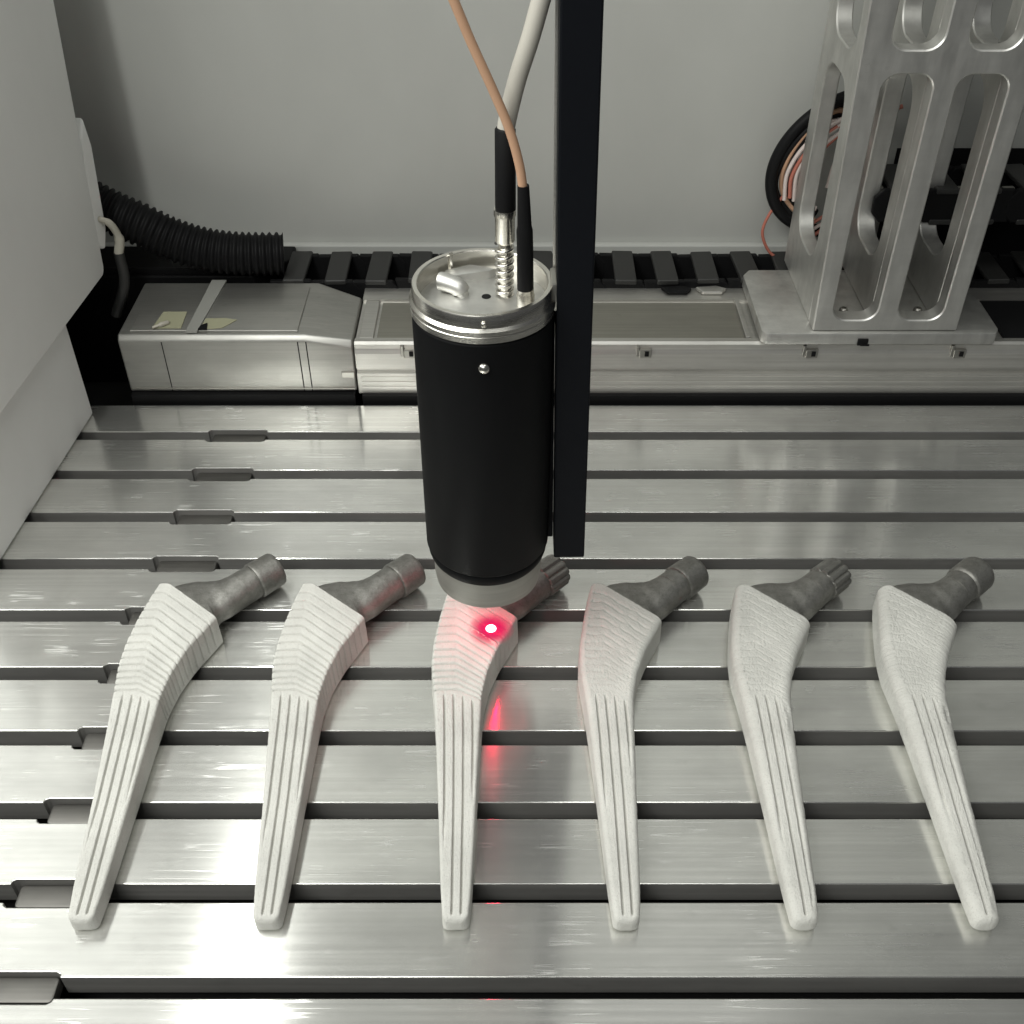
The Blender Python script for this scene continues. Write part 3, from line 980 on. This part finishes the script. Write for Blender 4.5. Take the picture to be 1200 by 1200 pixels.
def coated_body(seed, gw=0.36, gd=1.3, fade=0.0, corner=1.15, lump=0.05, shade_top=0.0, end_r=0.8):
    rs = np.random.RandomState(seed)
    vL = np.r_[np.linspace(0, 78, 230, endpoint=False), np.linspace(78, 137, 270)]
    nr = len(vL)
    vR = np.where(vL < 66, vL, 66 + (vL - 66) * (117.5 - 66) / (137 - 66))
    xl = smooth_interp(vL, LV, LX)
    xr = smooth_interp(vR, RV, RX, 3.0)
    T = np.interp(vL, TV, TT)
    # ring parameter: list of (a, side) going round: top left->right, corner, right wall down, bottom, left wall up
    NT, NC, NS, NB = 112, 5, 16, 6
    ring_n = NT + NS * 2 + NB + NC * 4
    kink = np.interp(vL, [0, 80, 100, 137], [0.5, 0.5, 0.42, 0.10])
    V = np.zeros((nr, ring_n, 3))
    # rounding at both ends
    d0 = vL
    d1 = 137 - vL
    ins = np.zeros(nr)
    r0 = 2.2
    ins += np.where(d0 < r0, r0 - np.sqrt(np.maximum(0, r0 ** 2 - (r0 - d0) ** 2)), 0)
    ins += np.where(d1 < end_r, end_r - np.sqrt(np.maximum(0, end_r ** 2 - (end_r - d1) ** 2)), 0)
    grooves = np.array([84.2, 86.9, 89.7, 92.6, 95.7, 98.9, 102.3, 105.9, 109.7, 113.7, 117.9, 122.3, 126.8, 131.6])
    for i in range(nr):
        w = xr[i] - xl[i]
        h = T[i] / 2
        q = ins[i]
        rc = min(corner * (0.75 + 0.25 * min(1, vL[i] / 80)), h - 0.5)
        hw = w / 2 - q
        hh = h - q
        rc = min(rc, hw * 0.8, hh * 0.8)
        pts = []
        pts += [(x, hh) for x in np.linspace(-hw + rc, hw - rc, NT)]
        for k in range(1, NC + 1):
            a_ = R(90 - 90 * k / (NC + 1)); pts.append((hw - rc + rc * math.cos(a_), hh - rc + rc * math.sin(a_)))
        pts += [(hw, z) for z in np.linspace(hh - rc, -hh + rc, NS)]
        for k in range(1, NC + 1):
            a_ = R(-90 * k / (NC + 1)); pts.append((hw - rc + rc * math.cos(a_), -hh + rc + rc * math.sin(a_)))
        pts += [(x, -hh) for x in np.linspace(hw - rc, -hw + rc, NB)]
        for k in range(1, NC + 1):
            a_ = R(-90 - 90 * k / (NC + 1)); pts.append((-hw + rc + rc * math.cos(a_), -hh + rc + rc * math.sin(a_)))
        pts += [(-hw, z) for z in np.linspace(-hh + rc, hh - rc, NS)]
        for k in range(1, NC + 1):
            a_ = R(180 - 90 * k / (NC + 1)); pts.append((-hw + rc + rc * math.cos(a_), hh - rc + rc * math.sin(a_)))
        P = np.array(pts)
        # displacement: ridges across the shoulder, flutes along the shaft
        a01 = (P[:, 0] + w / 2) / w
        top = P[:, 1] > hh - rc - 0.01
        side = (np.abs(P[:, 0]) > hw - rc - 0.01)
        jit = 0.16 * np.sin(P[:, 0] * 0.8 + seed + vL[i] * 0.13) + 0.05 * np.sin(P[:, 0] * 4.3 + seed * 2 + vL[i] * 0.05)
        vv = vL[i] + (0.0 if fade == 0 else 1.0) * jit
        dg = np.min(np.abs(vv - grooves[:, None]) if np.ndim(vv) else np.abs(vL[i] - grooves)[:, None] * np.ones((1, len(P))), axis=0)
        amt = np.interp(vL[i], [82.5, 84, 100, 137], [0, 1 - fade, 1 - fade * 0.7, 1 - 0.2 * fade])
        dep = gd * amt * np.exp(-(dg / gw) ** 2)
        if fade > 0:      # sprayed over: the ridges come and go
            dep = dep * np.clip(0.75 + 0.55 * np.sin(P[:, 0] * 1.1 + vL[i] * 0.9 + seed) * np.sin(P[:, 0] * 0.37 - vL[i] * 0.31) - 0.30 * (a01 > 0.55), 0.1, 1.2)
        # scale-like slope between two ridges
        nxt = np.interp(vL[i], np.r_[80, grooves, 140], np.arange(len(grooves) + 2)) % 1.0
        stepk = (0.14 if fade == 0 else 0.0) * (1 - nxt) * amt * (1 if 83 < vL[i] < 136 else 0)
        sidek = np.where(P[:, 1] < hh - rc, 0.85, 1.0)
        sidek = np.where(P[:, 1] < -hh + rc + 0.01, 0.0, sidek)
        dep = (dep + stepk) * sidek
        if fade > 0:
            dep = dep * np.where(side & top, 0.35, 1.0) * np.clip((hw - np.abs(P[:, 0])) / 3.0 + 0.15, 0.15, 1) ** 0.5
        if vL[i] < 83:
            cen = np.interp(vL[i], [0, 40, 82], [0.25, 0.5, 0.35]) + (1.0 if corner > 2.5 else 0.0)
            spc = np.interp(vL[i], [0, 82], [2.75, 3.3])
            xloc = P[:, 0] - cen
            fl = np.clip((82.0 - vL[i]) / 2.2, 0, 1) ** 0.5 * np.clip((vL[i] - 1.6) / 1.2, 0, 1)
            for gpos in (-1.5, -0.5, 0.5, 1.5):
                x_ = gpos * spc
                edge = np.clip((hw - min(rc, 1.5) - 0.25 - abs(x_ + cen * 0.6)) / 0.6, 0, 1)
                dep = dep + np.where(P[:, 1] > hh - rc * 0.7 - 0.01, 1.3 * fl * edge * np.exp(-((xloc - x_) / 0.30) ** 2), 0)
        rn = rs.normal(0, lump * 1.7, len(P) + 4)
        rn = np.convolve(rn, np.array([1, 2, 3, 2, 1]) / 9.0, 'valid') * min(1.0, w / 16)
        prev = rn if i == 0 else 0.5 * prev + 0.75 * rn
        rough = prev.copy()
        rough[P[:, 1] < -hh + rc] *= 0.2
        # outward direction of the ring
        nx = np.where(P[:, 0] > hw - rc, (P[:, 0] - (hw - rc)) / rc, np.where(P[:, 0] < -hw + rc, (P[:, 0] + hw - rc) / rc, 0))
        nz = np.where(P[:, 1] > hh - rc, (P[:, 1] - (hh - rc)) / rc, np.where(P[:, 1] < -hh + rc, (P[:, 1] + hh - rc) / rc, 0))
        ln = np.sqrt(nx ** 2 + nz ** 2) + 1e-9
        nx, nz = nx / ln, nz / ln
        dsp = rough - dep
        X_ = P[:, 0] + nx * dsp
        Z_ = P[:, 1] + nz * dsp
        # row bends down towards the right, like the ridges do
        kk = kink[i]
        f = np.clip((a01 - kk) / (1 - kk), 0, 1.02)
        f = np.where(f < 0.12, f * f / 0.24, f - 0.06)
        f = f / 0.94
        vrow = vL[i] + (vR[i] - vL[i]) * f
        # slant the side walls slightly: base a little wider than the top
        dz = Z_ + h
        draft = 1 + 0.035 * (1 - dz / (2 * h))
        V[i, :, 0] = (xl[i] + xr[i]) / 2 + X_ * draft
        V[i, :, 1] = vrow
        V[i, :, 2] = dz + 0.25
    # gentle smoothing of the random grain along the rows, twice coarse lumps
    verts = V.reshape(-1, 3) * MM
    idx = np.arange(nr * ring_n).reshape(nr, ring_n)
    a_ = idx[:-1]; b_ = idx[1:]
    q = np.stack([a_, np.roll(a_, -1, 1), np.roll(b_, -1, 1), b_], -1).reshape(-1, 4)
    faces = q.tolist() + [idx[0][::-1].tolist(), idx[-1].tolist()]
    me = bpy.data.meshes.new('coated_body')
    me.from_pydata(verts.tolist(), [], faces)
    me.update()
    me.polygons.foreach_set('use_smooth', np.ones(len(me.polygons), dtype=bool))
    me.polygons[len(q)].use_smooth = False
    me.polygons[len(q) + 1].use_smooth = False
    me.materials.append(M['sprayed_coating'])
    return me


def neck_mesh(kind):
    """metal neck from the cut face of the body to the trunnion: flat web that closes to a round peg"""
    bm = bmesh.new()
    # (x, y, z, half width, half height, squareness) along the axis, mm
    st = [(10.5, 127.0, 7.4, 15.0, 6.9, 0.35), (12.6, 128.9, 7.4, 14.2, 6.7, 0.35), (15.2, 130.8, 7.5, 12.4, 6.5, 0.45), (18.1, 132.2, 7.6, 10.0, 6.2, 0.6),
          (21.2, 133.4, 7.8, 9.0, 6.4, 0.85), (24.2, 135.3, 7.9, 7.9, 6.6, 1.0), (27.2, 137.6, 8.1, 7.1, 6.8, 1.0), (30.5, 140.6, 8.3, 6.8, 6.8, 1.0)]
    P = np.array(st)
    ts = np.linspace(0, len(P) - 1, 40)
    C = np.stack([np.interp(ts, np.arange(len(P)), P[:, k]) for k in range(6)], 1)
    ker = np.array([1, 2, 3, 2, 1]) / 9.0
    for k in range(6):
        C[2:-2, k] = np.convolve(C[:, k], ker, 'valid')
    n = 48
    rings = []
    dirs = np.gradient(C[:, :2], axis=0)
    dirs /= np.linalg.norm(dirs, axis=1)[:, None]
    for c, d in zip(C, dirs):
        side = np.array([d[1], -d[0]])
        ring = []
        for k in range(n):
            a_ = 2 * PI * k / n
            ca, sa = math.cos(a_), math.sin(a_)
            e = 0.6 + 0.4 * c[5]
            ca = math.copysign(abs(ca) ** e, ca); sa = math.copysign(abs(sa) ** e, sa)
            ring.append(bm.verts.new((MM * (c[0] + side[0] * c[3] * ca), MM * (c[1] + side[1] * c[3] * ca), MM * (c[2] + c[4] * sa))))
        rings.append(ring)
    for a_, b_ in zip(rings[:-1], rings[1:]):
        for k in range(n):
            bm.faces.new((a_[k], a_[(k + 1) % n], b_[(k + 1) % n], b_[k]))
    bm.faces.new(rings[0][::-1]); bm.faces.new(rings[-1])
    bmesh.ops.recalc_face_normals(bm, faces=bm.faces)
    me = bpy.data.meshes.new('neck')
    bm.to_mesh(me); bm.free()
    me.materials.append(M['titanium'])
    shade(me, 50)
    return me


def trunnion_mesh(kind):
    A = np.array([28.0, 138.3, 8.3]); B = np.array([42.6, 151.2, 8.5])
    d = (B - A) / np.linalg.norm(B - A)
    s_ = np.cross(d, (0, 0, 1)); s_ /= np.linalg.norm(s_)
    u_ = np.cross(s_, d)
    if kind == 'smooth':
        prof = [(0.0, 6.0), (6.3, 5.95), (6.5, 5.75), (6.9, 5.75), (7.1, 6.35), (7.6, 6.5), (18.6, 6.2), (19.3, 5.9), (19.7, 5.4), (19.7, 2.6), (18.8, 2.2), (18.8, 0.01)]
    elif kind == 'fluted':
        prof = [(0.0, 6.0), (6.2, 5.9), (6.6, 5.4), (7.4, 5.4), (7.8, 6.3), (18.8, 6.1), (19.5, 5.7), (19.7, 5.3), (19.7, 2.6), (18.8, 2.2), (18.8, 0.01)]
    else:
        prof = [(0.0, 6.0), (4.6, 5.95), (7.2, 5.9), (7.8, 6.4), (8.4, 6.6), (19.0, 6.5), (20.2, 6.2), (20.8, 5.7), (21.0, 4.6), (21.0, 2.4), (21.0, 0.01)]
    # refine the profile lengthwise
    fine = []
    for (l0, r0), (l1, r1) in zip(prof[:-1], prof[1:]):
        m_ = max(1, int(abs(l1 - l0) / 1.2))
        for k in range(m_):
            fine.append((l0 + (l1 - l0) * k / m_, r0 + (r1 - r0) * k / m_))
    fine.append(prof[-1])
    n = 96 if kind == 'fluted' else 48
    bm = bmesh.new()
    rings = []
    for l, r in fine:
        ring = []
        for k in range(n):
            a_ = 2 * PI * k / n
            rr = r * 1.15
            if kind == 'fluted' and 7.5 < l and r > 5.0:
                ph_ = (a_ / (2 * PI) * 12) % 1.0
                rr = r * 1.15 - 0.9 * math.exp(-((ph_ - 0.5) / 0.17) ** 2)
            ring.append(bm.verts.new(MM * (A + d * (l * 0.88) + rr * (math.cos(a_) * s_ + math.sin(a_) * u_))))
        rings.append(ring)
    for a_, b_ in zip(rings[:-1], rings[1:]):
        for k in range(n):
            bm.faces.new((a_[k], a_[(k + 1) % n], b_[(k + 1) % n], b_[k]))
    bm.faces.new(rings[-1]); bm.faces.new(rings[0][::-1])
    bmesh.ops.recalc_face_normals(bm, faces=bm.faces)
    me = bpy.data.meshes.new('trunnion')
    bm.to_mesh(me); bm.free()
    me.materials.append(M['titanium'])
    shade(me, 35)
    return me


NECK = neck_mesh('smooth')
TR = {k: trunnion_mesh(k) for k in ('smooth', 'fluted', 'capped')}
crisp = coated_body(11)
BODIES = [crisp, crisp, crisp,
          coated_body(23, gw=0.65, gd=0.9, fade=0.92, corner=2.0, lump=0.05),
          coated_body(37, gw=0.34, gd=0.50, fade=0.30, corner=3.0, lump=0.075, end_r=1.6),
          coated_body(53, gw=0.34, gd=0.42, fade=0.45, corner=3.6, lump=0.085, end_r=2.0)]
STEMS = [(-0.1281, 0.1690, 2.9, 'smooth', 'ridged white hip stem with smooth grey neck, leftmost of the six'),
         (-0.0728, 0.1690, 2.7, 'smooth', 'ridged white hip stem, second from left, just left of the black laser head'),
         (-0.0163, 0.1690, 2.2, 'fluted', 'white hip stem lit by the red laser spot directly under the laser head'),
         (0.0349, 0.1688, 0.7, 'smooth', 'white hip stem shadowed on its ridged shoulder, just right of the laser head'),
         (0.0883, 0.1688, -0.6, 'fluted', 'grainy white hip stem with fluted neck end, second from the right'),
         (0.1425, 0.1688, -1.2, 'capped', 'grainy rounded white hip stem with thick dark neck end, rightmost of the six')]
for (x, y, ang, kind, lab), body in zip(STEMS, BODIES):
    root = empty('hip_stem', (x, y - 0.0012, 0.0), lab, 'hip implant', 'coated hip stems lying in a row on the table', R(ang))
    b = bpy.data.objects.new('coated_body', body); COL.objects.link(b); b.parent = root
    nk = bpy.data.objects.new('neck', NECK); COL.objects.link(nk); nk.parent = root
    tr = bpy.data.objects.new('trunnion', TR[kind]); COL.objects.link(tr); tr.parent = nk

# ------------------------------------------------------------------ laser spot and its light
LX_, LY_, LZ_ = -0.0078, 0.2795, 0.0150
ls = empty('laser_spot', (LX_, LY_, LZ_), 'glowing red and white laser spot on the shoulder of the third stem', 'laser spot')
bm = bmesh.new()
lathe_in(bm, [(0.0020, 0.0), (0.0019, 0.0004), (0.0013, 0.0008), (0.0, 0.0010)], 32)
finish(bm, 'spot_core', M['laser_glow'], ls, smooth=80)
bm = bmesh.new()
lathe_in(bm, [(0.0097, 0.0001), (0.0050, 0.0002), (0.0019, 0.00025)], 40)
finish(bm, 'painted_halo', M['halo_emission'], ls, smooth=80)  # glowing disc laid on the stem to imitate the halo


def spot(name, loc, ang, power, color, blend, size):
    d = bpy.data.lights.new(name, 'SPOT')
    d.energy = power; d.color = color; d.spot_size = R(ang); d.spot_blend = blend; d.shadow_soft_size = size
    o = bpy.data.objects.new(name, d); COL.objects.link(o); o.location = loc
    return o


# the beam leaves the lens inside the nozzle and spreads to a soft red pool round the spot
spot('laser_beam', (LX_, LY_, 0.0435), 46, 0.11, (1.0, 0.0, 0.07), 1.0, 0.0005)
# added point lamp standing in for light thrown back on to neighbouring stems
pd = bpy.data.lights.new('laser_scatter', 'POINT')
pd.energy = 0.012
pd.color = (1.0, 0.0, 0.06)
pd.shadow_soft_size = 0.002
po = bpy.data.objects.new('laser_scatter', pd)
COL.objects.link(po)
po.location = (LX_, LY_, LZ_ + 0.012)
